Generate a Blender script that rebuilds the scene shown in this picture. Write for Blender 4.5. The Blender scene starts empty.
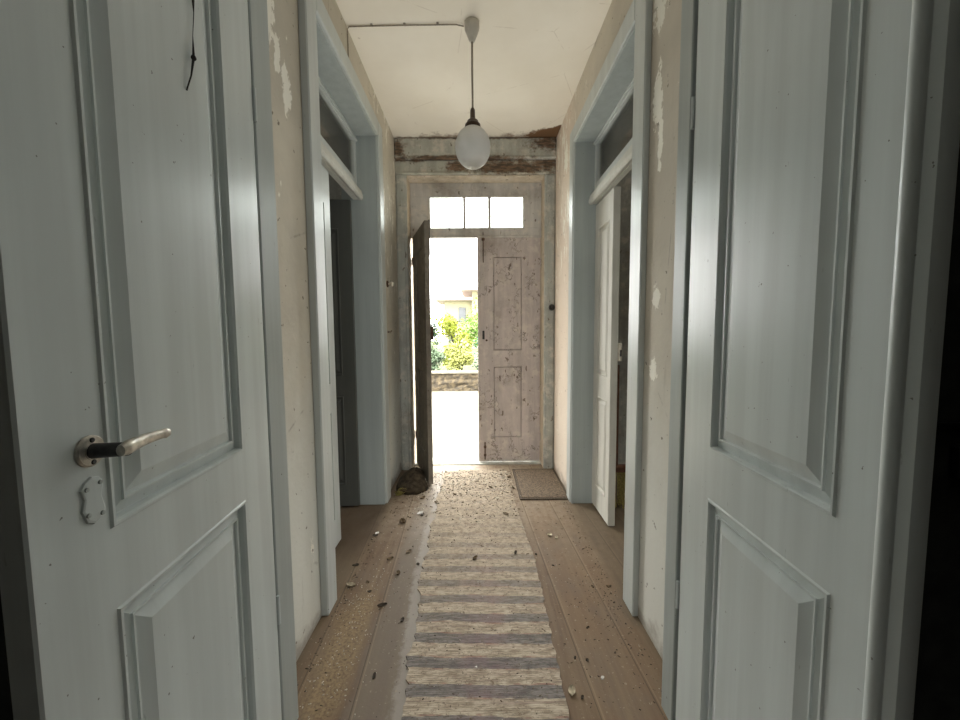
import bpy, math, random
from math import sin, cos, pi, radians
from mathutils import Vector, Matrix
C = bpy.context.scene.collection
random.seed(7)

# ------------------------------------------------------------------ mesh kit
class MB:
    def __init__(s): s.v = []; s.f = []; s.sm = []
    def add(s, vs, fs, smooth=False):
        n = len(s.v); s.v += [tuple(v) for v in vs]
        s.f += [tuple(i + n for i in f) for f in fs]; s.sm += [smooth] * len(fs); return s
    def box(s, x0, x1, y0, y1, z0, z1):
        return s.add([(x, y, z) for x in (x0, x1) for y in (y0, y1) for z in (z0, z1)],
                     [(0, 1, 3, 2), (4, 6, 7, 5), (0, 4, 5, 1), (2, 3, 7, 6), (0, 2, 6, 4), (1, 5, 7, 3)])
    def bbox(s, x0, x1, y0, y1, z0, z1, b=.004):
        """box with chamfered edges"""
        c = ((x0 + x1) / 2, (y0 + y1) / 2, (z0 + z1) / 2); h = ((x1 - x0) / 2, (y1 - y0) / 2, (z1 - z0) / 2)
        b = min(b, *[k * .9 for k in h]); vs = []; idx = {}
        for sx in (-1, 1):
            for sy in (-1, 1):
                for sz in (-1, 1):
                    sg = (sx, sy, sz)
                    for a in range(3):
                        p = [c[k] + sg[k] * (h[k] - (b if k != a else 0)) for k in range(3)]
                        idx[(sx, sy, sz, a)] = len(vs); vs.append(p)
        fs = []
        for a in range(3):
            o = [k for k in range(3) if k != a]
            for sa in (-1, 1):
                q = []
                for s1, s2 in ((-1, -1), (1, -1), (1, 1), (-1, 1)):
                    g = [0, 0, 0]; g[a] = sa; g[o[0]] = s1; g[o[1]] = s2; q.append(idx[(*g, a)])
                fs.append(q)
            a1, a2 = o
            for s1 in (-1, 1):
                for s2 in (-1, 1):
                    q = []
                    for sa, ax in ((-1, a1), (1, a1), (1, a2), (-1, a2)):
                        g = [0, 0, 0]; g[a] = sa; g[a1] = s1; g[a2] = s2; q.append(idx[(*g, ax)])
                    fs.append(q)
        for sx in (-1, 1):
            for sy in (-1, 1):
                for sz in (-1, 1): fs.append([idx[(sx, sy, sz, a)] for a in range(3)])
        return s.add(vs, fs)
    def tube(s, pts, r, n=10, caps=True):
        pts = [Vector(p) for p in pts]; rs = r if isinstance(r, (list, tuple)) else [r] * len(pts)
        vs = []; fs = []; up = None
        for i, p in enumerate(pts):
            t = (pts[min(i + 1, len(pts) - 1)] - pts[max(i - 1, 0)]).normalized()
            if up is None: up = t.orthogonal().normalized()
            u = (up - t * up.dot(t)).normalized(); up = u; w = t.cross(u)
            for k in range(n):
                a = 2 * pi * k / n; vs.append(p + (u * cos(a) + w * sin(a)) * rs[i])
        for i in range(len(pts) - 1):
            for k in range(n): fs.append((i * n + k, i * n + (k + 1) % n, (i + 1) * n + (k + 1) % n, (i + 1) * n + k))
        if caps: fs += [tuple(range(n - 1, -1, -1)), tuple(range((len(pts) - 1) * n, len(pts) * n))]
        return s.add(vs, fs, True)
    def lathe(s, prof, n=32, M=None):
        vs = []; fs = []; M = M or Matrix()
        for r, z in prof:
            for k in range(n):
                a = 2 * pi * k / n; vs.append(M @ Vector((r * cos(a), r * sin(a), z)))
        for i in range(len(prof) - 1):
            for k in range(n): fs.append((i * n + k, i * n + (k + 1) % n, (i + 1) * n + (k + 1) % n, (i + 1) * n + k))
        return s.add(vs, fs, True)
    def prism(s, poly, a0, a1, axis):
        """extrude a closed 2D outline along an axis (0 x,1 y,2 z)"""
        n = len(poly); vs = []
        for t in (a0, a1):
            for p, q in poly: vs.append({0: (t, p, q), 1: (p, t, q), 2: (p, q, t)}[axis])
        return s.add(vs, [tuple(range(n - 1, -1, -1)), tuple(range(n, 2 * n))] + [(i, (i + 1) % n, n + (i + 1) % n, n + i) for i in range(n)])

def obj(name, mb, mat, parent=None, loc=None, rz=None, edge=True):
    me = bpy.data.meshes.new(name); me.from_pydata(mb.v, [], mb.f); me.update()
    me.polygons.foreach_set('use_smooth', mb.sm)
    import bmesh
    bm = bmesh.new(); bm.from_mesh(me); bmesh.ops.recalc_face_normals(bm, faces=bm.faces)
    if edge and any(mb.sm):
        for e in bm.edges:
            if len(e.link_faces) == 2 and e.calc_face_angle(0) > 0.7: e.smooth = False
    bm.to_mesh(me); bm.free()
    o = bpy.data.objects.new(name, me); C.objects.link(o); me.materials.append(mat)
    if parent: o.parent = parent
    if loc: o.location = loc
    if rz is not None: o.rotation_euler = (0, 0, rz)
    return o
def empty(name, loc=(0, 0, 0), rz=0):
    o = bpy.data.objects.new(name, None); C.objects.link(o); o.location = loc; o.rotation_euler = (0, 0, rz); o.empty_display_size = .1
    return o
def tag(o, label, cat, group=None, kind=None):
    o['label'] = label; o['category'] = cat
    if group: o['group'] = group
    if kind: o['kind'] = kind
    return o
def struct(o, label=None, cat=None):
    o['kind'] = 'structure'
    if label: o['label'] = label; o['category'] = cat
    return o

# ------------------------------------------------------------------ materials
class NT:
    def __init__(s, name):
        s.m = bpy.data.materials.new(name); s.m.use_nodes = True; s.t = s.m.node_tree; s.n = s.t.nodes
        s.b = s.n['Principled BSDF']; s.out = s.n['Material Output']
        s.co = s.n.new('ShaderNodeTexCoord').outputs['Object']
    def put(s, sock, v):
        if isinstance(v, bpy.types.NodeSocket): s.t.links.new(v, sock)
        elif v is not None:
            if sock.type == 'RGBA' and len(v) == 3: v = (*v, 1)
            sock.default_value = v
    def noise(s, scale=5, detail=6, rough=.6, stretch=(1, 1, 1), off=(0, 0, 0), dist=0, vec=None):
        mp = s.n.new('ShaderNodeMapping'); s.put(mp.inputs['Vector'], vec or s.co); mp.inputs['Scale'].default_value = stretch; mp.inputs['Location'].default_value = off
        n = s.n.new('ShaderNodeTexNoise'); s.put(n.inputs['Vector'], mp.outputs[0])
        n.inputs['Scale'].default_value = scale; n.inputs['Detail'].default_value = detail; n.inputs['Roughness'].default_value = rough; n.inputs['Distortion'].default_value = dist
        return n.outputs['Fac']
    def math(s, op, a, b=0., c=None, clamp=False):
        n = s.n.new('ShaderNodeMath'); n.operation = op; n.use_clamp = clamp
        s.put(n.inputs[0], a); s.put(n.inputs[1], b)
        if c is not None: s.put(n.inputs[2], c)
        return n.outputs[0]
    def ramp(s, f, a, b, lo=0., hi=1.):
        n = s.n.new('ShaderNodeMapRange'); n.interpolation_type = 'SMOOTHSTEP'; s.put(n.inputs['Value'], f)
        for k, v in (('From Min', a), ('From Max', b), ('To Min', lo), ('To Max', hi)): n.inputs[k].default_value = v
        return n.outputs['Result']
    def mix(s, f, a, b, mode='MIX'):
        n = s.n.new('ShaderNodeMix'); n.data_type = 'RGBA'; n.blend_type = mode; s.put(n.inputs[0], f); s.put(n.inputs[6], a); s.put(n.inputs[7], b); return n.outputs[2]
    def sep(s, vec=None):
        n = s.n.new('ShaderNodeSeparateXYZ'); s.put(n.inputs[0], vec or s.co); return n.outputs
    def comb(s, x, y, z):
        n = s.n.new('ShaderNodeCombineXYZ'); s.put(n.inputs[0], x); s.put(n.inputs[1], y); s.put(n.inputs[2], z); return n.outputs[0]
    def vmath(s, op, a, b):
        n = s.n.new('ShaderNodeVectorMath'); n.operation = op; s.put(n.inputs[0], a)
        if b is not None: s.put(n.inputs[1], b)
        return n
    def blob(s, c, r, nz, amt=.5, edge=.08):
        """0..1 mask of an irregular patch at c with radii r"""
        d = s.vmath('DIVIDE', s.vmath('SUBTRACT', s.co, c).outputs[0], r).outputs[0]
        l = s.vmath('LENGTH', d, None).outputs['Value']
        l = s.math('ADD', l, s.math('MULTIPLY', s.math('SUBTRACT', nz, .5), amt * 4))
        return s.ramp(l, 1 - edge, 1 + edge, 1, 0)
    def blobs(s, L, nz, amt=.5, edge=.08):
        m = None
        for c, r in L:
            b = s.blob(c, r, nz, amt, edge); m = b if m is None else s.math('MAXIMUM', m, b)
        return m
    def voro(s, scale, feature='F1', stretch=(1, 1, 1), out='Distance'):
        mp = s.n.new('ShaderNodeMapping'); s.put(mp.inputs['Vector'], s.co); mp.inputs['Scale'].default_value = stretch
        v = s.n.new('ShaderNodeTexVoronoi'); v.feature = feature; s.put(v.inputs['Vector'], mp.outputs[0]); v.inputs['Scale'].default_value = scale
        return v.outputs[out]
    def bump(s, h, strength=.3, dist=.01, prev=None):
        n = s.n.new('ShaderNodeBump'); n.inputs['Strength'].default_value = strength; n.inputs['Distance'].default_value = dist; s.put(n.inputs['Height'], h)
        if prev: s.put(n.inputs['Normal'], prev)
        return n.outputs[0]
    def done(s, col, rough=.6, normal=None, metal=0., spec=None):
        s.put(s.b.inputs['Base Color'], col); s.put(s.b.inputs['Roughness'], rough); s.b.inputs['Metallic'].default_value = metal
        if normal: s.put(s.b.inputs['Normal'], normal)
        if spec is not None: s.b.inputs['Specular IOR Level'].default_value = spec
        return s.m

def simple(name, col, rough=.6, metal=0., var=.25, scale=30, bump=.15, spec=None):
    t = NT(name); n = t.noise(scale, 5)
    c = t.mix(t.ramp(n, .35, .7), [k * (1 - var) for k in col], [min(1, k * (1 + var)) for k in col])
    return t.done(c, rough, t.bump(n, bump, .003), metal, spec)

def gloss_paint(name, col, rough=.3, chips=.6, dirt=.25, dirtcol=(.16, .15, .12), fine=1.):
    """old brushed oil paint: brush streaks, small chips, faint grime"""
    t = NT(name)
    streak = t.noise(22, 4, .6, (1, 1, .04)); cloud = t.noise(2.3, 4, .55, off=(3, 1, 2)); big = t.noise(6, 3, .5, (1, 1, .25), off=(7, 0, 0))
    c = t.mix(t.ramp(streak, .3, .7), [k * .93 for k in col], [min(1, k * 1.06) for k in col])
    c = t.mix(t.math('MULTIPLY', t.ramp(cloud, .45, .75), dirt), c, dirtcol)
    ch = t.noise(85 * fine, 2, .5, off=(1.3, 4.2, .4)); ch = t.ramp(ch, .755, .775)
    ch = t.math('MULTIPLY', ch, chips)
    c = t.mix(ch, c, (.07, .06, .045))
    scr = t.ramp(t.noise(120, 2, .5, (1, 1, .2), off=(9, 2, 5)), .73, .77); c = t.mix(t.math('MULTIPLY', scr, .35 * chips), c, (.12, .12, .1))
    nr = t.bump(streak, .10, .002); nr = t.bump(big, .16, .010, nr); nr = t.bump(ch, -.4, .002, nr)
    return t.done(c, rough, nr)

def plaster(name, base, low, peel, patches, spots=1., peelthr=.70, far=None):
    t = NT(name); x, y, z = t.sep()
    nz = t.noise(9, 6, .65); nb = t.noise(2.2, 5, .6, off=(5, 3, 1)); fine = t.noise(55, 4, .6)
    c = t.mix(t.ramp(nb, .35, .7), [k * .9 for k in base], [min(1, k * 1.08) for k in base])
    c = t.mix(t.ramp(t.math('ADD', z, t.math('MULTIPLY', nz, .5)), .75, 1.6, 1, 0), c, low)
    if far: c = t.mix(t.ramp(t.math('ADD', y, t.math('MULTIPLY', nb, .4)), 2.75, 3.2, 0, .8), c, far)
    pl = t.ramp(t.noise(5.5, 8, .68, (1, 1.2, .55), off=(2, 9, 4)), peelthr - .01, peelthr + .01)
    pk = t.noise(16, 5, .6, (1, 1, .6), off=(8, 1, 7)); pl2 = t.math('MULTIPLY', t.ramp(pk, .685, .70), t.ramp(nb, .45, .6))
    m = t.math('MAXIMUM', pl, pl2)
    m = t.math('MAXIMUM', m, t.math('MULTIPLY', t.math('MULTIPLY', t.ramp(t.noise(15, 6, .65, (1, 1.3, .45), off=(1, 7, 3)), .575, .59), t.ramp(y, 2.45, 2.9)), t.ramp(z, 1.3, 1.9, 0, .8)))
    if patches: m = t.math('MAXIMUM', m, t.blobs(patches, t.noise(26, 6, .7, (1, 1, .8)), .85, .05))
    c = t.mix(m, c, peel)
    sp = t.ramp(t.noise(34, 3, .5, off=(4, 4, 4)), .69, .72); c = t.mix(t.math('MULTIPLY', sp, .8 * spots), c, (.10, .08, .055))
    vs = t.ramp(t.noise(17, 4, .6, (1, 1, .12), off=(0, 6, 0)), .64, .74); c = t.mix(t.math('MULTIPLY', vs, .22 * spots), c, (.22, .18, .12))
    cr = t.ramp(t.voro(2.1, 'DISTANCE_TO_EDGE', (1, 1, .6)), 0, .010, 1, 0); c = t.mix(t.math('MULTIPLY', t.math('MULTIPLY', cr, .4 * spots), t.ramp(nz, .5, .62)), c, (.16, .13, .1))
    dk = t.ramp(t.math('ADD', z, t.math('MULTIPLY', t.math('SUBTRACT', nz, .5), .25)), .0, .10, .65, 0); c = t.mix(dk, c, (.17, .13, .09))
    nr = t.bump(fine, .22, .003); nr = t.bump(m, -.5, .003, nr); nr = t.bump(nb, .3, .03, nr)
    return t.done(c, .75, nr, spec=.25)

DOORC = (.505, .55, .53)
M = {}
M['door'] = gloss_paint('grey_door_paint', DOORC, .30, .8, .10)
M['jamb'] = gloss_paint('grey_jamb_paint', (.36, .395, .375), .36, .9, .18)
M['casing'] = gloss_paint('grey_casing_paint', (.47, .50, .475), .34, .9, .15)
M['transom'] = gloss_paint('cream_transom_paint', (.56, .56, .50), .4, .9, .2)
M['inner_door'] = gloss_paint('pale_worn_door_paint', (.56, .545, .48), .42, 1., .3, (.2, .17, .12), .8)
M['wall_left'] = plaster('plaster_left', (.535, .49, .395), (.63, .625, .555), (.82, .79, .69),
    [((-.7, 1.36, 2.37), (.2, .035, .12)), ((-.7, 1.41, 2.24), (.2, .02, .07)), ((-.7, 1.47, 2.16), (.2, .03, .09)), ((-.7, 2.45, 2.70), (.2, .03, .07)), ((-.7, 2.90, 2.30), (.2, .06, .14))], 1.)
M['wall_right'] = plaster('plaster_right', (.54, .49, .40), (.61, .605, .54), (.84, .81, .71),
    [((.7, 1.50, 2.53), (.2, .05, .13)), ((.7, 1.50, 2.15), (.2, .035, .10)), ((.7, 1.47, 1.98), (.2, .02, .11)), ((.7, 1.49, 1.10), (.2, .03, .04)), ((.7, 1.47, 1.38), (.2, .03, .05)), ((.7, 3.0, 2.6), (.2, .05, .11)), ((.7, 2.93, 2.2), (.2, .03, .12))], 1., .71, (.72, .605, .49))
M['room_door'] = gloss_paint('shaded_grey_door_paint', (.085, .088, .078), .5, .6, .3)  # inner leaf paint darkened: shade of the left room put into the colour
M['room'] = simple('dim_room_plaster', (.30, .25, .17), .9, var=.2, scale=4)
M['room_left'] = simple('shaded_left_room_plaster', (.07, .07, .065), .9, var=.2, scale=4)  # left room's darkness put into its plaster colour
M['dark_room'] = simple('shade_dark_walls', (.020, .020, .017), .8, var=.4, scale=12)  # near-black base stands in for the shade of the unlit room

def ceiling_mat():
    t = NT('ceiling_distemper'); x, y, z = t.sep(); nz = t.noise(7, 6, .65); nb = t.noise(1.6, 4)
    c = t.mix(t.ramp(nb, .35, .7), (.72, .665, .55), (.78, .73, .62))
    st = t.math('MAXIMUM', t.blob((.66, 3.36, 2.93), (.30, .16, .3), nz, .5, .12), t.math('MULTIPLY', t.ramp(t.math('ADD', y, t.math('MULTIPLY', t.math('SUBTRACT', nz, .5), .5)), 3.30, 3.42), .75))
    c = t.mix(st, c, (.16, .09, .045))
    sp = t.ramp(t.noise(24, 2, .5, off=(3, 8, 1)), .77, .79); c = t.mix(t.math('MULTIPLY', sp, .4), c, (.35, .28, .2))
    cr = t.ramp(t.voro(1.5, 'DISTANCE_TO_EDGE'), 0, .006, 1, 0); c = t.mix(t.math('MULTIPLY', cr, t.math('MULTIPLY', t.ramp(nz, .5, .6), .35)), c, (.4, .33, .24))
    return t.done(c, .85, t.bump(nz, .15, .006), spec=.2)
M['ceiling'] = ceiling_mat()

def floor_mat():
    t = NT('worn_floorboards'); x, y, z = t.sep()
    sk = t.math('SUBTRACT', x, t.math('MULTIPLY', t.math('SUBTRACT', 2., y), .045))      # boards run slightly askew
    u = t.math('DIVIDE', t.math('ADD', sk, .055), .205); ix = t.math('FLOOR', u); fr = t.math('SUBTRACT', u, ix)
    wn = t.n.new('ShaderNodeTexWhiteNoise'); wn.noise_dimensions = '1D'; t.put(wn.inputs['W'], ix)
    grain = t.noise(26, 6, .65, (1, .05, 1)); mott = t.noise(7, 6, .65, (1, .5, 1)); nb = t.noise(2.4, 5, .6, off=(2, 2, 0)); fine = t.noise(95, 3, .6)
    c = t.mix(wn.outputs['Value'], (.150, .098, .063), (.205, .140, .092))
    c = t.mix(t.ramp(mott, .4, .7), c, (.19, .145, .112)); c = t.mix(t.math('MULTIPLY', t.ramp(grain, .35, .75), .55), c, (.30, .225, .15))
    grey = t.math('MULTIPLY', t.ramp(t.math('ADD', x, t.math('MULTIPLY', t.math('SUBTRACT', mott, .5), .10)), -.47, -.42), t.ramp(x, -.25, -.2, 1, 0))
    c = t.mix(t.math('MULTIPLY', grey, .75), c, (.20, .17, .142))
    xr = t.math('ADD', x, t.math('MULTIPLY', t.math('SUBTRACT', t.math('MINIMUM', y, 2.), 1.13), .0575))
    pale = t.math('MULTIPLY', t.ramp(t.math('ADD', xr, t.math('MULTIPLY', t.math('SUBTRACT', t.noise(22, 6, .7, off=(3, 3, 3)), .5), .09)), -.305, -.275), t.ramp(x, -.22, -.18, 1, 0))
    c = t.mix(t.math('MULTIPLY', pale, .65), c, (.40, .375, .35))
    och = t.math('MULTIPLY', t.blob((-.545, 1.40, 0), (.07, .34, 1), mott, .4, .5), t.ramp(fine, .35, .6)); c = t.mix(t.math('MULTIPLY', och, .6), c, (.38, .29, .165))
    lt = t.math('MULTIPLY', t.ramp(t.noise(70, 2, .5, off=(5, 5, 5)), .66, .69), .55); c = t.mix(lt, c, (.40, .34, .26))
    # dust, heavier towards the street door
    df = t.math('MULTIPLY', t.ramp(t.math('ADD', y, t.math('MULTIPLY', t.math('SUBTRACT', nb, .5), 1.4)), 1.7, 3.1), t.ramp(t.noise(20, 6, .7), .30, .6))
    c = t.mix(t.math('MULTIPLY', df, .75), c, (.36, .30, .23))
    seam = t.math('MAXIMUM', t.ramp(fr, 0, .022, 1, 0), t.ramp(fr, .985, 1., 0, 1)); seam = t.math('MULTIPLY', seam, t.ramp(nb, .3, .55, .35, .9))
    c = t.mix(seam, c, (.10, .075, .05))
    hl = t.math('MULTIPLY', t.ramp(t.math('ABSOLUTE', t.math('SUBTRACT', fr, .045)), .0, .02, 1, 0), .35); c = t.mix(hl, c, (.42, .33, .23))
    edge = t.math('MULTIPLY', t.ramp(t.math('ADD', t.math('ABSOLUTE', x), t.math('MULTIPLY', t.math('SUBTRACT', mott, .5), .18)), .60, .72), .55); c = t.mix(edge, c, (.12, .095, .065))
    room_shade = t.math('MULTIPLY', t.ramp(t.math('ABSOLUTE', x), .60, .62), t.ramp(y, 1.05, 1.10, 1, 0)); c = t.mix(room_shade, c, (.012, .011, .009))  # painted shade: floor blackened outside the door lining for the unlit room
    lr = t.math('MULTIPLY', t.ramp(x, -.72, -.60, 1, 0), t.ramp(y, 1.9, 2.2)); c = t.mix(t.math('MULTIPLY', lr, .7), c, (.085, .06, .042))  # painted shadow at the left doorway and into its room
    c = t.mix(1., c, (.84, .82, .77), 'MULTIPLY')
    nr = t.bump(grain, .2, .003); nr = t.bump(fine, .25, .002, nr); nr = t.bump(seam, -.6, .004, nr)
    return t.done(c, t.ramp(mott, .3, .7, .5, .75), nr, spec=.3)
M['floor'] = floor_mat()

def rug_mat():
    t = NT('striped_rag_weave'); x, y, z = t.sep()
    wob = t.math('MULTIPLY', t.math('SUBTRACT', t.noise(5, 3, .5), .5), .03)
    yy = t.math('ADD', t.math('ADD', y, wob), t.math('MULTIPLY', x, .030))
    u = t.math('DIVIDE', t.math('SUBTRACT', yy, 1.224 - .113 / 2), .113); fr = t.math('SUBTRACT', u, t.math('FLOOR', u))
    d = t.math('ABSOLUTE', t.math('SUBTRACT', fr, .5))
    fine = t.noise(60, 4, .7, (.35, 1.6, 1)); sp = t.noise(75, 5, .75); mid = t.noise(9, 5, .65)
    wn = t.noise(30, 3, .6, (.12, 2.5, 1), off=(3, 0, 0))
    light = t.mix(t.ramp(fine, .35, .65), (.29, .245, .185), (.56, .49, .385))
    light = t.mix(t.math('MULTIPLY', t.ramp(wn, .56, .68), .5), light, (.30, .23, .20))
    dark = t.mix(t.ramp(fine, .35, .65), (.135, .128, .122), (.27, .252, .235))
    cx = t.ramp(t.math('ABSOLUTE', t.math('SUBTRACT', x, .02)), .04, .17, 1, 0)
    dark = t.mix(t.math('MULTIPLY', cx, t.ramp(mid, .35, .65, .05, .65)), dark, (.235, .165, .18))
    m = t.ramp(t.math('ADD', d, t.math('MULTIPLY', t.math('SUBTRACT', fine, .5), .10)), .19, .245, 1, 0)
    c = t.mix(m, light, dark)
    rim = t.math('MULTIPLY', t.ramp(t.math('ABSOLUTE', t.math('SUBTRACT', d, .24)), .015, .035, 1, 0), t.ramp(mid, .48, .6)); c = t.mix(t.math('MULTIPLY', rim, .55), c, (.30, .13, .11))
    dust = t.math('MULTIPLY', t.ramp(t.math('ADD', y, t.math('MULTIPLY', t.math('SUBTRACT', mid, .5), .9)), 1.3, 2.55), .86); c = t.mix(dust, c, t.mix(t.ramp(t.noise(34, 5, .7), .35, .65), (.26, .215, .16), (.45, .39, .30)))
    bl = t.ramp(t.noise(24, 6, .75, off=(1, 5, 0)), .52, .68); c = t.mix(t.math('MULTIPLY', bl, .35), c, (.22, .18, .135))
    spk = t.ramp(sp, .57, .63); c = t.mix(t.math('MULTIPLY', spk, .65), c, (.12, .09, .065))
    w = t.n.new('ShaderNodeTexWave'); w.bands_direction = 'Y'; t.put(w.inputs['Vector'], t.co); w.inputs['Scale'].default_value = 42; w.inputs['Distortion'].default_value = 3; w.inputs['Detail'].default_value = 2
    c = t.mix(t.math('MULTIPLY', t.ramp(w.outputs['Fac'], .0, .35, 1, 0), .14), c, (.12, .10, .08))
    c = t.mix(1., c, (.93, .90, .87), 'MULTIPLY')
    nr = t.bump(w.outputs['Fac'], .2, .003); nr = t.bump(fine, .5, .006, nr)
    return t.done(c, .95, nr, spec=.1)
M['rug'] = rug_mat()

def front_paint(name, base, rot=None, crack=1., peel=(.62, .56, .47), dirt=(.20, .155, .11)):
    t = NT(name); x, y, z = t.sep(); nz = t.noise(10, 7, .7); st = t.noise(14, 5, .65, (1, 1, .15)); nb = t.noise(3, 5, .6, off=(2, 0, 7))
    c = t.mix(t.ramp(st, .35, .7), [k * .86 for k in base], [min(1, k * 1.1) for k in base])
    c = t.mix(t.math('MULTIPLY', t.ramp(nz, .48, .66), .65), c, peel)
    c = t.mix(t.math('MULTIPLY', t.ramp(nb, .5, .75), .55), c, dirt)
    wv = t.comb(t.math('MULTIPLY', nz, .45), 0., t.math('MULTIPLY', t.noise(7, 6, .7, off=(6, 6, 6)), .5)); vv = t.n.new('ShaderNodeTexVoronoi'); vv.feature = 'DISTANCE_TO_EDGE'; t.put(vv.inputs['Vector'], t.vmath('ADD', t.vmath('MULTIPLY', t.co, (1, 1, .6)).outputs[0], wv).outputs[0]); vv.inputs['Scale'].default_value = 3.4
    cr = t.ramp(vv.outputs['Distance'], .0, .024, 1, 0); c = t.mix(t.math('MULTIPLY', t.math('MULTIPLY', cr, t.ramp(t.noise(4, 4, .6, off=(0, 0, 3)), .44, .54)), .8 * crack), c, (.07, .05, .035))
    ch = t.ramp(t.noise(30, 3, .5, (1, 1, .5), off=(4, 1, 1)), .67, .70); c = t.mix(t.math('MULTIPLY', ch, .75), c, (.10, .065, .04))
    if rot: c = t.mix(t.math('MULTIPLY', t.blobs(rot, t.noise(16, 8, .75, (1, 1, 1.6)), 1.0, .5), .9), c, t.mix(t.ramp(t.noise(40, 5, .7, (.3, 1, 1.5)), .4, .6), (.045, .026, .013), (.17, .095, .05)))
    nr = t.bump(nz, .35, .006); nr = t.bump(ch, -.5, .003, nr)
    return t.done(c, .75, nr, spec=.25)
M['front_leaf'] = front_paint('pinkish_flaking_whitewash', (.50, .435, .395))
M['front_leaf_shaded'] = front_paint('shaded_front_leaf_paint', (.20, .175, .14), crack=.6, peel=(.27, .24, .19), dirt=(.07, .055, .04))  # darkened copy of the leaf paint, shade of the open leaf painted in
M['front_transom'] = front_paint('grey_lilac_transom_paint', (.50, .475, .43), crack=.3)
M['front_casing'] = front_paint('stained_grey_green_paint', (.37, .375, .33), crack=.3)
M['front_jamb'] = front_paint('stained_cream_paint', (.56, .48, .36), crack=.3)
M['beam_top'] = front_paint('mildewed_beam_paint', (.40, .40, .345), [((-.02, 3.4, 2.84), (.07, .3, .08)), ((.60, 3.4, 2.88), (.13, .3, .06)), ((-.66, 3.4, 2.83), (.05, .3, .1)), ((.1, 3.4, 2.93), (.7, .3, .018)), ((-.2, 3.4, 2.755), (.6, .3, .02))], .3)
M['beam_low'] = front_paint('rotten_header_paint', (.40, .395, .33), [((.30, 3.4, 2.69), (.42, .3, .06)), ((-.15, 3.4, 2.70), (.10, .3, .045)), ((.62, 3.4, 2.72), (.12, .3, .07)), ((-.55, 3.4, 2.755), (.15, .3, .02))], .3)
M['metal'] = simple('worn_cast_aluminium', (.62, .59, .53), .38, .75, .3, 40, .3)
M['dark_metal'] = simple('blackened_steel', (.05, .05, .05), .45, .5, .3, 50, .2)
M['rust'] = simple('rusty_iron', (.11, .065, .04), .8, .2, .5, 60, .5)
M['brass'] = simple('dark_bakelite_brown', (.055, .030, .017), .4, 0, .3, 40, .1)
M['cord'] = simple('grey_fabric_flex', (.30, .26, .20), .8, 0, .3, 200, .2)
M['rose'] = simple('aged_cream_plastic', (.50, .47, .40), .5, 0, .1, 20, .1)
M['porcelain'] = simple('yellowed_porcelain', (.62, .57, .47), .3, 0, .15, 30, .1)
M['black_plastic'] = simple('black_bakelite', (.022, .02, .018), .35, 0, .3, 40, .1)
M['black_iron'] = simple('black_iron', (.004, .004, .004), .6, .2, .3, 40, .2)
M['wood_stick'] = simple('reddish_brown_stick', (.16, .07, .04), .6, 0, .3, 30, .2)
M['straw'] = simple('yellow_broom_bristles', (.42, .35, .12), .85, 0, .4, 80, .5)
M['mat'] = simple('brown_coir_mat', (.15, .112, .076), .95, 0, .45, 90, .9)
M['mat_edge'] = simple('dark_mat_border', (.085, .065, .045), .95, 0, .4, 90, .6)
M['dry_leaf'] = simple('dry_brown_leaf', (.13, .09, .05), .85, 0, .45, 60, .4)
M['dark_leaf'] = simple('dark_dead_leaf', (.055, .042, .03), .85, 0, .4, 60, .4)
M['pale_leaf'] = simple('pale_dry_leaf', (.42, .36, .25), .8, 0, .3, 60, .4)
M['flake'] = simple('white_paint_flake', (.74, .72, .66), .7, 0, .12, 60, .3)
M['crumb'] = simple('grit_crumbs', (.15, .115, .08), .9, 0, .6, 20, .4)
M['pale_crumb'] = simple('plaster_crumbs', (.55, .50, .41), .9, 0, .3, 20, .4)
M['heap'] = simple('damp_soil', (.045, .034, .022), .95, 0, .6, 26, 1.)
M['weed'] = simple('dry_olive_weed', (.26, .23, .07), .8, 0, .4, 30, .3)
M['cobweb'] = simple('black_cobweb', (.02, .018, .016), .9)

def glass_mat(name, tint=(.9, .93, .92), dusty=.25, alpha=.8):
    t = NT(name); nz = t.noise(5, 5, .6)
    tr = t.n.new('ShaderNodeBsdfTransparent'); tr.inputs[0].default_value = (*tint, 1)
    gl = t.n.new('ShaderNodeBsdfGlossy'); gl.inputs['Roughness'].default_value = .06
    df = t.n.new('ShaderNodeBsdfDiffuse'); df.inputs[0].default_value = (.5, .48, .42, 1)
    a = t.n.new('ShaderNodeMixShader'); t.put(a.inputs[0], t.ramp(nz, .3, .8, dusty * .5, dusty)); t.t.links.new(tr.outputs[0], a.inputs[1]); t.t.links.new(df.outputs[0], a.inputs[2])
    fr = t.n.new('ShaderNodeFresnel'); fr.inputs[0].default_value = 1.45
    b = t.n.new('ShaderNodeMixShader'); t.t.links.new(fr.outputs[0], b.inputs[0]); t.t.links.new(a.outputs[0], b.inputs[1]); t.t.links.new(gl.outputs[0], b.inputs[2])
    t.t.links.new(b.outputs[0], t.out.inputs[0]); return t.m
M['pane'] = glass_mat('dusty_glass', dusty=.22)
M['front_pane'] = glass_mat('clear_front_glass', dusty=.05)
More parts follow.
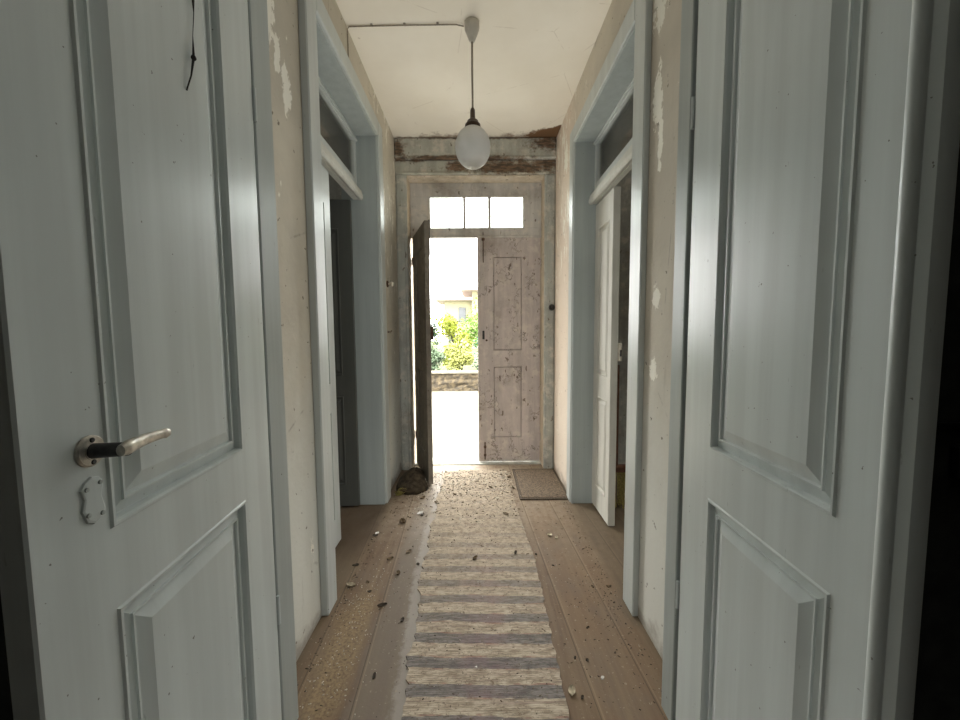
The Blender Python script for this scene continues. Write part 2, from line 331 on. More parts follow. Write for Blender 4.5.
def globe_mat():
    t = NT('frosted_globe_glass'); x, y, z = t.sep(); nz = t.noise(12, 4, .6)
    df = t.n.new('ShaderNodeBsdfDiffuse'); t.put(df.inputs[0], t.mix(t.ramp(nz, .3, .7), (.90, .89, .84), (.97, .96, .93)))
    tl = t.n.new('ShaderNodeBsdfTranslucent'); tl.inputs[0].default_value = (.92, .91, .86, 1)
    a = t.n.new('ShaderNodeMixShader'); a.inputs[0].default_value = .10; t.t.links.new(df.outputs[0], a.inputs[1]); t.t.links.new(tl.outputs[0], a.inputs[2])
    tr = t.n.new('ShaderNodeBsdfTransparent'); tr.inputs[0].default_value = (.97, .97, .95, 1)
    c = t.n.new('ShaderNodeMixShader'); t.put(c.inputs[0], t.ramp(z, -.115, -.07, .5, .05)); t.t.links.new(a.outputs[0], c.inputs[1]); t.t.links.new(tr.outputs[0], c.inputs[2])
    gl = t.n.new('ShaderNodeBsdfGlossy'); gl.inputs['Roughness'].default_value = .12
    b = t.n.new('ShaderNodeMixShader'); b.inputs[0].default_value = .06; t.t.links.new(c.outputs[0], b.inputs[1]); t.t.links.new(gl.outputs[0], b.inputs[2])
    t.t.links.new(b.outputs[0], t.out.inputs[0]); return t.m
M['globe'] = globe_mat()
# outdoors
M['yard'] = simple('pale_concrete_yard', (.125, .115, .088), .9, 0, .30, 1.6, .2)
M['stone'] = simple('rough_garden_wall', (.048, .036, .020), .9, 0, .6, 9, 1.)
M['coping'] = simple('pale_coping', (.11, .10, .075), .9, 0, .2, 8, .5)
M['soil'] = simple('garden_soil', (.06, .07, .02), .95, 0, .5, 5, .6)
M['bark'] = simple('dark_bark', (.02, .016, .012), .9, 0, .4, 20, .5)
M['house_wall'] = simple('yellow_render', (.235, .215, .135), .9, 0, .06, 3, .1)
M['house_roof'] = simple('pale_roof', (.30, .25, .22), .9, 0, .1, 3, .2)
M['house_window'] = simple('grey_shutter', (.08, .085, .085), .7, 0, .1, 3, .1)
M['shutter_pane'] = simple('dim_window_glass', (.05, .055, .06), .2, 0, .1, 3, 0)
def leafm(name, c):
    t = NT(name); n = t.noise(3.5, 4, .6); t.m.use_backface_culling = False
    return t.done(t.mix(t.ramp(n, .3, .7), [k * .6 for k in c], [k * 1.35 for k in c]), .6, spec=.2)
M['lime'] = leafm('lime_leaves', (.16, .185, .02)); M['green'] = leafm('mid_green_leaves', (.085, .15, .025)); M['sage'] = leafm('sage_leaves', (.10, .14, .085)); M['deep'] = leafm('deep_green_leaves', (.016, .035, .018)); M['teal'] = leafm('blue_green_leaves', (.035, .085, .060)); M['yellowgreen'] = leafm('yellow_green_leaves', (.20, .21, .06))

# ------------------------------------------------------------------ shell
H = 2.93; XC = .70; XW = .90          # ceiling height, corridor half width, outer face of corridor walls
YP0, YP1 = 1.045, 1.15                 # partition between the dark room and the corridor
YF, YO = 3.40, 3.66                   # street wall: inner and outer face
SIDE = {-1: (1.695, 2.70, 2.615, .105, .110, 2.172, 2.552), 1: (1.675, 2.685, 2.560, .112, .100, 2.130, 2.518)}   # doorway start, end, head; casing widths; transom bar; glass top
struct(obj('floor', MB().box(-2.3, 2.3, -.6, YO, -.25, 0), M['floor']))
struct(obj('ceiling', MB().box(-2.3, 2.3, -.6, YO, H, H + .2), M['ceiling']))
for s, nm in ((-1, 'wall_left'), (1, 'wall_right')):
    a, b = sorted((s * XC, s * XW)); m = MB(); DO0, DO1, DZ = SIDE[s][:3]
    m.box(a, b, YP1, DO0, 0, H); m.box(a, b, DO1, YF, 0, H); m.box(a, b, DO0, DO1, DZ, H)
    struct(obj(nm, m, M[nm]))
# street wall with its opening
m = MB(); m.box(-2.3, -.62, YF, YO, 0, H); m.box(.62, 2.3, YF, YO, 0, H); m.box(-.62, .62, YF, YO, 2.65, H); struct(obj('wall_front', m, M['front_casing']))
# partition (dark side) and outer walls of the dark room and side rooms
m = MB(); m.box(-2.3, -.625, YP0, YP1 + .02, 0, H); m.box(.64, 2.3, YP0, YP1 + .02, 0, H); m.box(-.625, .64, YP0, YP1 + .02, 2.335, H); struct(obj('wall_partition', m, M['dark_room']))
m = MB(); m.box(-1.85, 1.85, -.6, -.5, 0, H); m.box(-1.85, -1.75, -.5, YP0, 0, H); m.box(1.75, 1.85, -.5, YP0, 0, H); struct(obj('wall_back', m, M['dark_room']))  # unseen walls pulled close behind the camera to block the ambient fill
for s, nm in ((-1, 'wall_outer_left'), (1, 'wall_outer_right')):
    a, b = sorted((s * 2.2, s * 2.3)); m = MB().box(a, b, YP1, YF, 0, H)  # pulled inward to keep the ambient fill out of the side rooms
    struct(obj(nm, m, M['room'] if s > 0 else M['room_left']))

# door lining of the double door between dark room and corridor
for s, nm in ((-1, 'trim_1'), (1, 'trim_2')):
    a, b = (-.630, -.592) if s < 0 else (.608, .645); m = MB().bbox(a, b, (1.060 if s < 0 else 1.104), (1.151 if s < 0 else 1.171), 0, 2.34, .003)
    struct(obj(nm, m, M['jamb']))
struct(obj('trim_3', MB().bbox(-.592, .608, 1.07, 1.16, 2.31, 2.34, .004), M['jamb']))

# ------------------------------------------------------------------ panelled doors
PROF = [(0, 0), (.003, .004), (.008, .004), (.011, -.002), (.012, -.015), (.015, -.015), (.036, -.008), (.037, -.004), (.041, -.004), (.043, -.011), (.046, -.011), (.075, -.001)]
FLAT = [(0, 0), (.001, -.0185), (.0065, -.0185), (.008, -.006), (.016, -.007)]
def leaf_frame(w, h, t, panels, bev=.003):
    m = MB(); S = sorted({0, w} | {p[0] for p in panels} | {p[1] for p in panels}); Zs = sorted({0, h} | {p[2] for p in panels} | {p[3] for p in panels})
    for sg in (-1, 1):
        for i in range(len(S) - 1):
            for j in range(len(Zs) - 1):
                cx, cz = (S[i] + S[i + 1]) / 2, (Zs[j] + Zs[j + 1]) / 2
                if any(p[0] < cx < p[1] and p[2] < cz < p[3] for p in panels): continue
                x0, x1, z0, z1 = S[i], S[i + 1], Zs[j], Zs[j + 1]
                if x0 == 0: x0 += bev
                if x1 == w: x1 -= bev
                if z0 == 0: z0 += bev
                if z1 == h: z1 -= bev
                y = sg * t / 2; m.add([(x0, y, z0), (x1, y, z0), (x1, y, z1), (x0, y, z1)], [(0, 1, 2, 3)])
    b = t / 2 - bev; o = t / 2
    R = [(bev, -o, bev), (w - bev, -o, bev), (w - bev, -o, h - bev), (bev, -o, h - bev)]
    loops = [[(bev, -o, bev), (w - bev, -o, bev), (w - bev, -o, h - bev), (bev, -o, h - bev)], [(0, -b, 0), (w, -b, 0), (w, -b, h), (0, -b, h)],
             [(0, b, 0), (w, b, 0), (w, b, h), (0, b, h)], [(bev, o, bev), (w - bev, o, bev), (w - bev, o, h - bev), (bev, o, h - bev)]]
    vs = [p for l in loops for p in l]; fs = []
    for i in range(3):
        for k in range(4): fs.append((i * 4 + k, i * 4 + (k + 1) % 4, i * 4 + 4 + (k + 1) % 4, i * 4 + 4 + k))
    return m.add(vs, fs)
def panel_mb(p, t, prof):
    m = MB()
    for sg in (-1, 1):
        vs = []; fs = []
        for o, d in prof:
            y = sg * (t / 2 + d); vs += [(p[0] + o, y, p[2] + o), (p[1] - o, y, p[2] + o), (p[1] - o, y, p[3] - o), (p[0] + o, y, p[3] - o)]
        for i in range(len(prof) - 1):
            for k in range(4): fs.append((i * 4 + k, i * 4 + (k + 1) % 4, i * 4 + 4 + (k + 1) % 4, i * 4 + 4 + k))
        n = (len(prof) - 1) * 4; fs.append((n, n + 1, n + 2, n + 3)); m.add(vs, fs)
    return m
def door(name, hinge, direction, face, w, h, t, panels, prof, mat, label, z=.012):
    """direction: unit vector from hinge along the leaf; face: side (+1/-1 of local y) whose surface passes through the hinge point"""
    dx, dy = direction; a = math.atan2(dy, dx); n = Vector((-dy, dx, 0))
    o = obj(name, leaf_frame(w, h, t, panels), mat, None, Vector((hinge[0], hinge[1], z)) - n * face * t / 2, a)
    struct(o, label, 'door')
    for p in panels: obj('panel', panel_mb(p, t, prof), mat, o)
    return o
def dirv(deg_): a = radians(deg_); return (sin(a), -cos(a))
T = .040
K = .86; DZK = .175 + .012 * K - .012          # the double door, in its own unit
def kp(p): return (p[0] * K, p[1] * K, p[2] * K + DZK, p[3] * K + DZK)
pL = [kp((.165, .597, -.09, .765)), kp((.165, .597, .908, 2.30))]
PK = [(a * K, b * K) for a, b in PROF]
d1 = door('door_1', (-.59, 1.22 * K), dirv(5.5), 1, .725 * K, 2.292, T * K, pL, PK, M['door'], 'grey panelled door leaf with the lever handle, swung open beside the left wall')
pR = [kp((.16, .587, -.09, .732)), kp((.16, .587, .884, 2.30))]
d2 = door('door_2', (.713 * K, 1.27 * K), dirv(-3.5), -1, .672 * K, 2.292, T * K, pR, PK, M['door'], 'grey panelled door leaf without a handle, swung open beside the right wall')
# rounded overlapping strip on the closing edge of door_2
m = MB()
ast = [(.660, -.0195)] + [(.672 + .013 * sin(radians(a)), -.012 - .0125 * cos(radians(a))) for a in range(-60, 91, 15)] + [(.700, -.006), (.704, .002), (.704, .018), (.672, .0195)]
m.prism([(p * K, q * K) for p, q in ast], .0, 2.292, 2); m.sm = [False, False] + [True] * (len(m.f) - 2)
obj('closing_strip', m, M['door'], d2)

# lever handle (local door coordinates: x along leaf, +y is the visible face)
def local(o, p): return o.matrix_basis.inverted() @ Vector(p)
hy = T / 2
rot = Matrix.Translation((.624, hy, 1.053)) @ Matrix.Rotation(-pi / 2, 4, 'X')
hd = obj('handle', MB().lathe([(0, .0), (.0255, 0), (.0255, .003), (.023, .0055), (.014, .006), (.0135, .007), (0, .007)], 28, rot), M['metal'], d1); hd['label'] = 'worn metal lever handle with round plate'
for dz in (.018, -.018): obj('screw', MB().lathe([(0, .0), (.0042, 0), (.0042, .0068), (.003, .0078), (0, .0078)], 10, Matrix.Translation((.624, hy, 1.053 + dz)) @ Matrix.Rotation(-pi / 2, 4, 'X')), M['dark_metal'], hd)
obj('neck', MB().tube([(.624, hy + .004, 1.053), (.624, hy + .042, 1.054), (.624, hy + .058, 1.055)], [.0125, .0115, .0115], 16), M['dark_metal'], hd)
lv = MB(); pts = []; ln = .104
sec = []
for i in range(15):
    u = i / 14; x = .632 - ln * u; cz = 1.055 + .003 * sin(u * 2.6) ; rz_ = .0125 - .0048 * u + (.0015 if u > .9 else 0); ry_ = .0095 - .0038 * u; cy = hy + .056 - .004 * sin(u * pi)
    if i in (0, 14): rz_ *= .72; ry_ *= .72
    sec.append([(x + (.004 if i == 0 else -.0 if i < 14 else .0), cy + ry_ * cos(2 * pi * k / 14), cz + rz_ * sin(2 * pi * k / 14)) for k in range(14)])
vs = [p for q in sec for p in q]; fs = [(i * 14 + k, i * 14 + (k + 1) % 14, (i + 1) * 14 + (k + 1) % 14, (i + 1) * 14 + k) for i in range(14) for k in range(14)] + [tuple(range(14)), tuple(range(196, 210))]
lv.add(vs, fs, True); obj('lever', lv, M['metal'], hd)
# painted-over key escutcheon below the handle
ez = .972; out = [(-.020, .026), (-.014, .036), (.0, .040), (.013, .034), (.021, .024), (.016, .006), (.021, -.012), (.013, -.033), (.001, -.040), (-.013, -.034), (-.021, -.022), (-.015, .004)]
m = MB(); n = len(out); m.add([(.626 + a, hy - .001, ez + b) for a, b in out] + [(.626 + a * .95, hy + .003, ez + b * .95) for a, b in out] + [(.626 + a * .8, hy + .004, ez + b * .85) for a, b in out],
    [(i, (i + 1) % n, n + (i + 1) % n, n + i) for i in range(n)] + [(n + i, n + (i + 1) % n, 2 * n + (i + 1) % n, 2 * n + i) for i in range(n)] + [tuple(range(2 * n, 3 * n))])
es = obj('key_plate', m, M['door'], d1)
for a, b in ((-.012, .026), (.012, .022), (-.012, -.026), (.012, -.02)): obj('screw', MB().lathe([(0, 0), (.004, 0), (.0035, .003), (0, .0035)], 10, Matrix.Translation((.626 + a, hy + .003, ez + b)) @ Matrix.Rotation(-pi / 2, 4, 'X')), M['jamb'], es)
# butt hinges near the lining
for d, sx in ((d1, 1), (d2, -1)):
    for z in (.3, 1.95): obj('hinge', MB().tube([(-.006, sx * (hy + .002), z - .05), (-.006, sx * (hy + .002), z + .05)], .0055, 10), M['door'], d)

for o in list(d1.children) + list(d2.children):
    if o.name.split('.')[0] in ('handle', 'key_plate', 'hinge'): o.scale = (K, K, K); o.location = (0, 0, DZK)

# cobweb strand hanging on the upper panel of the handle door
W = d1.matrix_basis
def onface(p, off=.006): l = local(d1, (p[0] * K, p[1] * K, 1.25 - (1.25 - p[2]) * K)); return W @ Vector((l.x, (hy + off) * K, l.z))
pw = [onface(p, o_) for p, o_ in zip([(-.655, .935, 2.08), (-.655, .938, 2.035), (-.655, .938, 2.0), (-.655, .931, 1.945), (-.655, .924, 1.891), (-.655, .913, 1.845), (-.655, .900, 1.805)], (.001, .004, .004, .003, .006, .005, .001))]
m = MB().tube(pw, [.0026, .0030, .0008, .0006, .0026, .0014, .0014], 7)
m.lathe([(0, -.006), (.004, -.003), (.005, 0), (.0035, .004), (0, .006)], 10, Matrix.Translation(pw[4]))
tag(obj('cobweb_strand', m, M['cobweb']), 'thin black cobweb strand clinging to the upper panel of the handle door', 'cobweb')

# ------------------------------------------------------------------ side doorways
XG = .83
for s, nm, wl in ((-1, 'trim_4', 'left'), (1, 'trim_5', 'right')):
    DO0, DO1, DZ, cn, cf, zb, gt = SIDE[s]
    def sx(a, b): return sorted((s * a, s * b))
    m = MB(); xs = sx(.667, .702) if s < 0 else sx(.674, .702)
    # architrave on the corridor face
    m.bbox(*xs, DO0 - cn, DO0, 0, DZ + .10, .005); m.bbox(*xs, DO1, DO1 + cf, 0, DZ + .10, .005); m.bbox(*xs, DO0, DO1, DZ, DZ + .10, .005)
    o = struct(obj(nm, m, M['casing']))
    l = MB(); xl = sx(.682, .93)
    l.bbox(*xl, DO0, DO0 + .018, 0, DZ, .003); l.bbox(*xl, DO1 - .018, DO1, 0, DZ, .003); l.bbox(*xl, DO0 + .018, DO1 - .018, DZ - .012, DZ, .003)
    obj('lining', l, M['jamb'], o)
    b = MB(); b.bbox(*sx(.816, .850), DO0 + .018, DO1 - .018, zb + .004, zb + .09, .003)
    pr = [(s * .786, zb + .006), (s * .780, zb + .014), (s * .780, zb + .040), (s * .786, zb + .047), (s * .786, zb + .060), (s * .796, zb + .071), (s * .810, zb + .071), (s * .810, zb + .002), (s * .792, zb)]
    b.prism([(p, q) for p, q in pr], DO0 + .018, DO1 - .018, 1)
    obj('transom_bar', b, M['transom'], o)
    # fanlight above the bar
    f = MB(); xf = sx(.818, .852); fw = .045; a0, a1 = DO0 + .018, DO1 - .018
    f.bbox(*xf, a0, a1, gt, DZ - .012, .003); f.bbox(*xf, a0, a0 + fw, zb + .09, gt, .003); f.bbox(*xf, a1 - fw, a1, zb + .09, gt, .003); f.bbox(*xf, a0 + fw, a1 - fw, zb + .09, zb + .135, .003)
    f.bbox(*sx(.808, .824), a0, a1, gt + .012, gt + .026, .003)
    w_ = struct(obj('window_1' if s < 0 else 'window_2', f, M['casing']))
    obj('pane', MB().box(*sx(.838, .842), a0 + .04, a1 - .04, zb + .13, gt + .004), M['pane'], w_)
pin = lambda w: [(.085, w - .085, .16, .80), (.085, w - .085, .95, 1.96)]
pnar = lambda w: [(.070, w - .065, .16, .80), (.070, w - .065, .95, 1.94)]
IPROF = [(0, 0), (.003, .003), (.008, .003), (.010, -.012), (.020, -.012), (.040, -.002)]
d5 = door('door_3', (-XG, 1.695 + .020), (0, 1), -1, .487, 2.155, .038, pin(.487), IPROF, M['casing'], 'grey inner door leaf standing shut in the left doorway')
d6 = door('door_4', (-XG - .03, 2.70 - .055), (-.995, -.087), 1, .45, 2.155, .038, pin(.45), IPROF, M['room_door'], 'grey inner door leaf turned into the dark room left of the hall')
d7 = door('door_5', (XG, 2.685 - .020), (0, -1), -1, .345, 2.112, .045, pnar(.345), IPROF, M['inner_door'], 'pale flaking narrow door leaf standing shut in the right doorway')
d8 = door('door_6', (XG + .06, 1.675 + .05), (.995, -.05), 1, .60, 2.112, .038, pin(.60), IPROF, M['inner_door'], 'pale wider door leaf turned into the room right of the hall')
# rim lock and its keep on the narrow leaves
k = MB().bbox(.318, .365, .0225, .040, 1.06, 1.17, .003); lk = obj('lock', k, M['porcelain'], d7); lk['label'] = 'cream rim lock'
obj('keyhole', MB().bbox(.361, .367, .026, .036, 1.09, 1.13, .001), M['black_plastic'], lk)
k = MB().lathe([(0, 0), (.012, 0), (.012, .004), (.006, .01), (.006, .02), (.014, .028), (.012, .036), (0, .038)], 16, Matrix.Translation((.41, .019, 1.14)) @ Matrix.Rotation(-pi / 2, 4, 'X')); obj('knob', k, M['black_plastic'], d6)

# ------------------------------------------------------------------ street door
m = MB(); m.bbox(-.70, -.605, 3.382, 3.41, 0, 2.635, .006); m.bbox(.605, .70, 3.382, 3.41, 0, 2.635, .006)
m.bbox(-.688, -.625, 3.372, 3.384, 0, 2.62, .004); m.bbox(.625, .688, 3.372, 3.384, 0, 2.62, .004)
o = struct(obj('trim_6', m, M['front_casing']))
obj('header', MB().bbox(-.70, .70, 3.378, 3.41, 2.632, 2.752, .006).bbox(-.64, .64, 3.366, 3.384, 2.628, 2.650, .005), M['beam_low'], o)
obj('beam', MB().bbox(-.70, .70, 3.352, 3.41, 2.752, 2.93, .012).bbox(-.70, .70, 3.344, 3.36, 2.752, 2.775, .005), M['beam_top'], o)
l = MB(); l.bbox(-.62, -.603, 3.40, 3.64, 0, 2.635, .003); l.bbox(.603, .62, 3.40, 3.64, 0, 2.635, .003); l.bbox(-.603, .603, 3.40, 3.64, 2.622, 2.65, .003); l.bbox(.578, .604, 3.592, 3.625, 0, 2.622, .003); obj('lining', l, M['front_jamb'], o)
m = MB().bbox(-.62, .62, 3.50, 3.70, -.02, .008, .004); st = struct(obj('trim_7', m, M['front_casing']))
# fixed panel with three small panes above the leaves
ys = (3.545, 3.585); P3 = [(-.422, -.119), (-.096, .111), (.139, .434)]; m = MB()
m.bbox(-.603, .603, *ys, 2.135, 2.222, .003); m.bbox(-.603, .603, *ys, 2.500, 2.622, .003)
e = [-.603] + [v for p in P3 for v in p] + [.603]
for i in range(0, 8, 2): m.bbox(e[i], e[i + 1], *ys, 2.222, 2.500, .003)
m.bbox(-.603, .603, 3.535, 3.547, 2.128, 2.150, .003)
w3 = struct(obj('window_3', m, M['front_transom']))
for a, b in P3: obj('pane', MB().box(a - .004, b + .004, 3.563, 3.567, 2.218, 2.504), M['front_pane'], w3)
fp = [(.175, .440, .235, .915), (.175, .440, 1.07, 1.935)]
f1 = door('door_7', (.596, 3.545), (-1, 0), 1, .586, 2.115, .04, fp, FLAT, M['front_leaf'], 'shut leaf of the street door, pinkish white and flaking', .018)
f2 = door('door_8', (-.590, 3.545), (.325, -.951), -1, .570, 2.115, .04, fp, FLAT, M['front_leaf_shaded'], 'open leaf of the street door, seen almost edge on', .018)
# ironmongery on the leaves: +y local of door_7 faces the hall
hz = [1.90, .255]
for z in hz:
    out = [(0, -.022), (.045, -.026), (.062, -.012), (.095, -.010), (.105, 0), (.095, .010), (.062, .012), (.045, .026), (0, .022)]
    m = MB().prism([(p, z - .018 + q) for p, q in out], .0195, .0235, 1); m.tube([(-.004, .022, z - .055), (-.004, .022, z + .02)], .007, 10)
    obj('hinge', m, M['front_leaf'], f1)
m = MB().bbox(.524, .544, .0195, .032, 1.175, 1.255, .003); lk = obj('lock', m, M['dark_metal'], f1); obj('knob', MB().lathe([(0, 0), (.007, 0), (.010, .010), (.006, .014), (0, .015)], 12, Matrix.Translation((.505, .0195, 1.165)) @ Matrix.Rotation(-pi / 2, 4, 'X')), M['rust'], f1)
m = MB().tube([(.525, .026, .02), (.525, .026, .19)], .006, 8).bbox(.513, .537, .0195, .026, .05, .075, .002).bbox(.513, .537, .0195, .026, .13, .155, .002); obj('bolt', m, M['rust'], f1)
m = MB().tube([(.532, .026, 1.90), (.532, .026, 2.16)], .004, 8).tube([(.532, .026, 1.92), (.532, .048, 1.915), (.532, .05, 1.88)], .0035, 8).bbox(.518, .546, .0195, .028, 2.085, 2.11, .002); obj('bolt', m, M['rust'], f1)
for z in (1.90, .27): obj('hinge', MB().tube([(-.012, .0, z - .045), (-.012, .0, z + .045)], .014, 10).bbox(-.03, .05, -.022, -.0195, z - .035, z + .035, .001), M['rust'], f2)
m = MB().bbox(.50, .575, .0195, .040, 1.18, 1.29, .003); obj('lock', m, M['rust'], f2)
m = MB().bbox(.53, .55, .0195, .03, 1.85, 2.13, .002); obj('bolt', m, M['dark_metal'], f2)

# black round switch on the casing, hooks on the left wall
sw = empty('rotary_switch', (.668, 3.366, 1.475)); tag(sw, 'small round black switch on the right casing of the street door', 'switch')
R90 = Matrix.Rotation(pi / 2, 4, 'X')
obj('base', MB().lathe([(0, 0), (.028, 0), (.028, .010), (.022, .018), (0, .020)], 24, R90), M['black_plastic'], sw)
obj('knob', MB().lathe([(0, .018), (.008, .018), (.008, .028), (.005, .033), (0, .034)], 14, R90).bbox(-.004, .004, -.040, -.028, -.014, .014, .002), M['black_plastic'], sw)
RX = Matrix.Rotation(pi / 2, 4, 'Y')
hk = empty('coat_hook', (-.701, 2.985, 1.64)); tag(hk, 'pale stub of a porcelain coat hook on the left wall, the upper one', 'hook')
obj('base', MB().lathe([(0, 0), (.026, 0), (.026, .008), (.014, .012), (0, .012)], 18, RX), M['rust'], hk)
obj('knob', MB().lathe([(0, .008), (.008, .009), (.007, .024), (.020, .034), (.021, .044), (.012, .052), (0, .053)], 18, RX), M['porcelain'], hk)
hk = empty('coat_peg', (-.701, 2.975, 1.265)); tag(hk, 'short rusty peg on the left wall below the porcelain hook', 'peg')
obj('base', MB().lathe([(0, 0), (.010, 0), (.010, .003), (.005, .005), (0, .005)], 12, RX), M['rust'], hk)
obj('pin', MB().tube([(.003, 0, 0), (.025, 0, 0), (.032, 0, .012)], .004, 8), M['rust'], hk)

# ------------------------------------------------------------------ pendant lamp and its wiring
LX, LY = -.014, 2.160
lamp = empty('pendant_lamp', (LX, LY, H)); tag(lamp, 'frosted glass globe pendant lamp hanging from the ceiling', 'lamp')
obj('ceiling_cup', MB().lathe([(0, 0), (.036, 0), (.040, -.006), (.040, -.036), (.036, -.046), (.016, -.096), (.012, -.102), (0, -.102)], 28), M['rose'], lamp)
obj('cord', MB().tube([(0, 0, -.098), (-.001, 0, -.25), (.0005, 0, -.40), (0, 0, -.49)], .0055, 8), M['cord'], lamp)
obj('socket', MB().lathe([(0, -0.447), (.009, -0.447), (.013, -0.457), (.014, -0.499), (.018, -0.507), (.030, -0.514), (.034, -0.527), (.042, -0.534), (.044, -0.549), (.040, -0.557), (0, -0.557)], 28), M['brass'], lamp)
gz = -.655; R_ = .098; gp = [(.038, .100)] + [(R_ * sin(a) * (1.0 + .0 * cos(a)), R_ * 1.14 * cos(a)) for a in [radians(k) for k in range(26, 180, 7)]] + [(0.001, -R_ * 1.14)]
g = obj('globe', MB().lathe(gp, 48), M['globe'], lamp, (0, 0, gz)); sd = g.modifiers.new('wall', 'SOLIDIFY'); sd.thickness = .003
obj('bulb', MB().lathe([(.013, .09), (.013, .05), (.022, .02), (.030, -.005), (.028, -.025), (.016, -.042), (.001, -.047)], 24), M['porcelain'], lamp, (0, 0, gz))
wz = .006
m = MB().tube([(LX - .044, LY, H - .022), (-.10, LY + .003, H - .010), (-.40, LY + .012, H - .007), (-.684, LY + .020, H - .007), (-.6935, LY + .021, H - .018), (-.694, LY + .022, H - .12), (-.694, LY + .024, H - .225)], .0034, 8)
for x in (-.2, -.38, -.56): yc = LY + .001 - x * .028; m.bbox(x - .006, x + .006, yc - .010, yc + .010, H - .005, H, .001)
tag(obj('surface_cable', m, M['cord']), 'thin grey surface cable running from the left wall to the ceiling lamp', 'cable')

# ------------------------------------------------------------------ rug, mat
def ribbon(L, R, z0, z1, mat, name):
    n = len(L); K = 9; m = MB(); vs = []
    for zt in (z0, z1):
        for i in range(n):
            for k in range(K):
                u = k / (K - 1); x = L[i][0] + (R[i][0] - L[i][0]) * u; y = L[i][1] + (R[i][1] - L[i][1]) * u
                z = zt if zt == z0 else z1 * (.8 if k in (0, K - 1) else 1) + (random.random() - .5) * .0016
                vs.append((x, y, z))
    f = []; N = n * K
    for i in range(n - 1):
        for k in range(K - 1):
            a = i * K + k; f.append((N + a, N + a + 1, N + a + K + 1, N + a + K)); f.append((a, a + K, a + K + 1, a + 1))
    for i in range(n - 1): f.append((i * K, N + i * K, N + (i + 1) * K, (i + 1) * K)); a = i * K + K - 1; f.append((a, a + K, N + a + K, N + a))
    for k in range(K - 1): f.append((k, k + 1, N + k + 1, N + k)); a = (n - 1) * K + k; f.append((a, N + a, N + a + 1, a + 1))
    m.add(vs, f, True); return obj(name, m, mat)
def lerp(P, y):
    for (y0, x0), (y1, x1) in zip(P, P[1:]):
        if y <= y1: return x0 + (x1 - x0) * (y - y0) / (y1 - y0)
    return P[-1][1]
LE = [(.2, -.225), (1.13, -.252), (2.0, -.302), (2.84, -.300), (3.4, -.29)]; RE = [(.2, .275), (1.13, .289), (2.0, .311), (2.85, .262), (3.4, .26)]
ys_ = [.25 + .02 * i for i in range(int((3.36 - .25) / .02) + 1)]
Lp = [(lerp(LE, y) + random.uniform(-.009, .009) + .006 * sin(y * 13) + .005 * sin(y * 31), y + .004) for y in ys_]; Rp = [(lerp(RE, y) + random.uniform(-.005, .005), y - .014) for y in ys_]
tag(ribbon(Lp, Rp, .001, .008, M['rug'], 'rag_rug'), 'long striped rag rug runner lying along the hall floor', 'rug')
dm = empty('door_mat', (.50, 3.04, 0)); tag(dm, 'flat brown mat on the floor before the shut street door leaf', 'mat')
obj('mat_pile', MB().bbox(-.170, .178, -.29, .30, .001, .014, .004), M['mat'], dm)
m = MB(); m.bbox(-.185, .192, -.312, -.288, .001, .011, .003); m.bbox(-.185, .192, .298, .318, .001, .011, .003); m.bbox(-.187, -.168, -.29, .30, .001, .011, .003); m.bbox(.176, .192, -.29, .30, .001, .011, .003); obj('border', m, M['mat_edge'], dm)

# ------------------------------------------------------------------ debris
def curled(sz, mat_, seed, curl=.5, asp=.55):
    """a dried, curled leaf with thickness"""
    r = random.Random(seed); nu, nv = 7, 5; top = []; 
    for i in range(nu):
        u = i / (nu - 1) - .5
        wd = asp * sz * (1 - (2 * u) ** 2) ** .6 * .5 + .0008
        for j in range(nv):
            v = j / (nv - 1) - .5; x = u * sz; y = 2 * v * wd * (1 + .3 * (r.random() - .5))
            z = curl * sz * (v * v * 1.1 + u * u * .5) + (r.random() - .5) * sz * .06 * 1
            top.append((x, y, z))
    zmin = min(p[2] for p in top); top = [(a, b, c - zmin + .0025) for a, b, c in top]; bot = [(a, b, c - .002) for a, b, c in top]
    m = MB(); N = nu * nv; f = []
    for i in range(nu - 1):
        for j in range(nv - 1):
            a = i * nv + j; f.append((a, a + nv, a + nv + 1, a + 1)); f.append((N + a, N + a + 1, N + a + nv + 1, N + a + nv))
    rim = [j for j in range(nv)] + [i * nv + nv - 1 for i in range(1, nu)] + [(nu - 1) * nv + j for j in range(nv - 2, -1, -1)] + [i * nv for i in range(nu - 2, 0, -1)]
    for a, b in zip(rim, rim[1:] + rim[:1]): f.append((a, b, N + b, N + a))
    return m.add(top + bot, f, True)
def flake(sz, seed):
    r = random.Random(seed); n = 8; P = [(cos(2 * pi * k / n) * sz * .5 * r.uniform(.6, 1.1), sin(2 * pi * k / n) * sz * .35 * r.uniform(.6, 1.1)) for k in range(n)]
    m = MB(); zz = [r.uniform(0, .3) * sz for _ in P]
    m.add([(0, 0, .003)] + [(p, q, .001 + z) for (p, q), z in zip(P, zz)] + [(0, 0, .006)] + [(p, q, .0035 + z) for (p, q), z in zip(P, zz)],
          [(0, 1 + (k + 1) % n, 1 + k) for k in range(n)] + [(n + 1, n + 2 + k, n + 2 + (k + 1) % n) for k in range(n)] + [(1 + k, 1 + (k + 1) % n, n + 2 + (k + 1) % n, n + 2 + k) for k in range(n)])
    return m
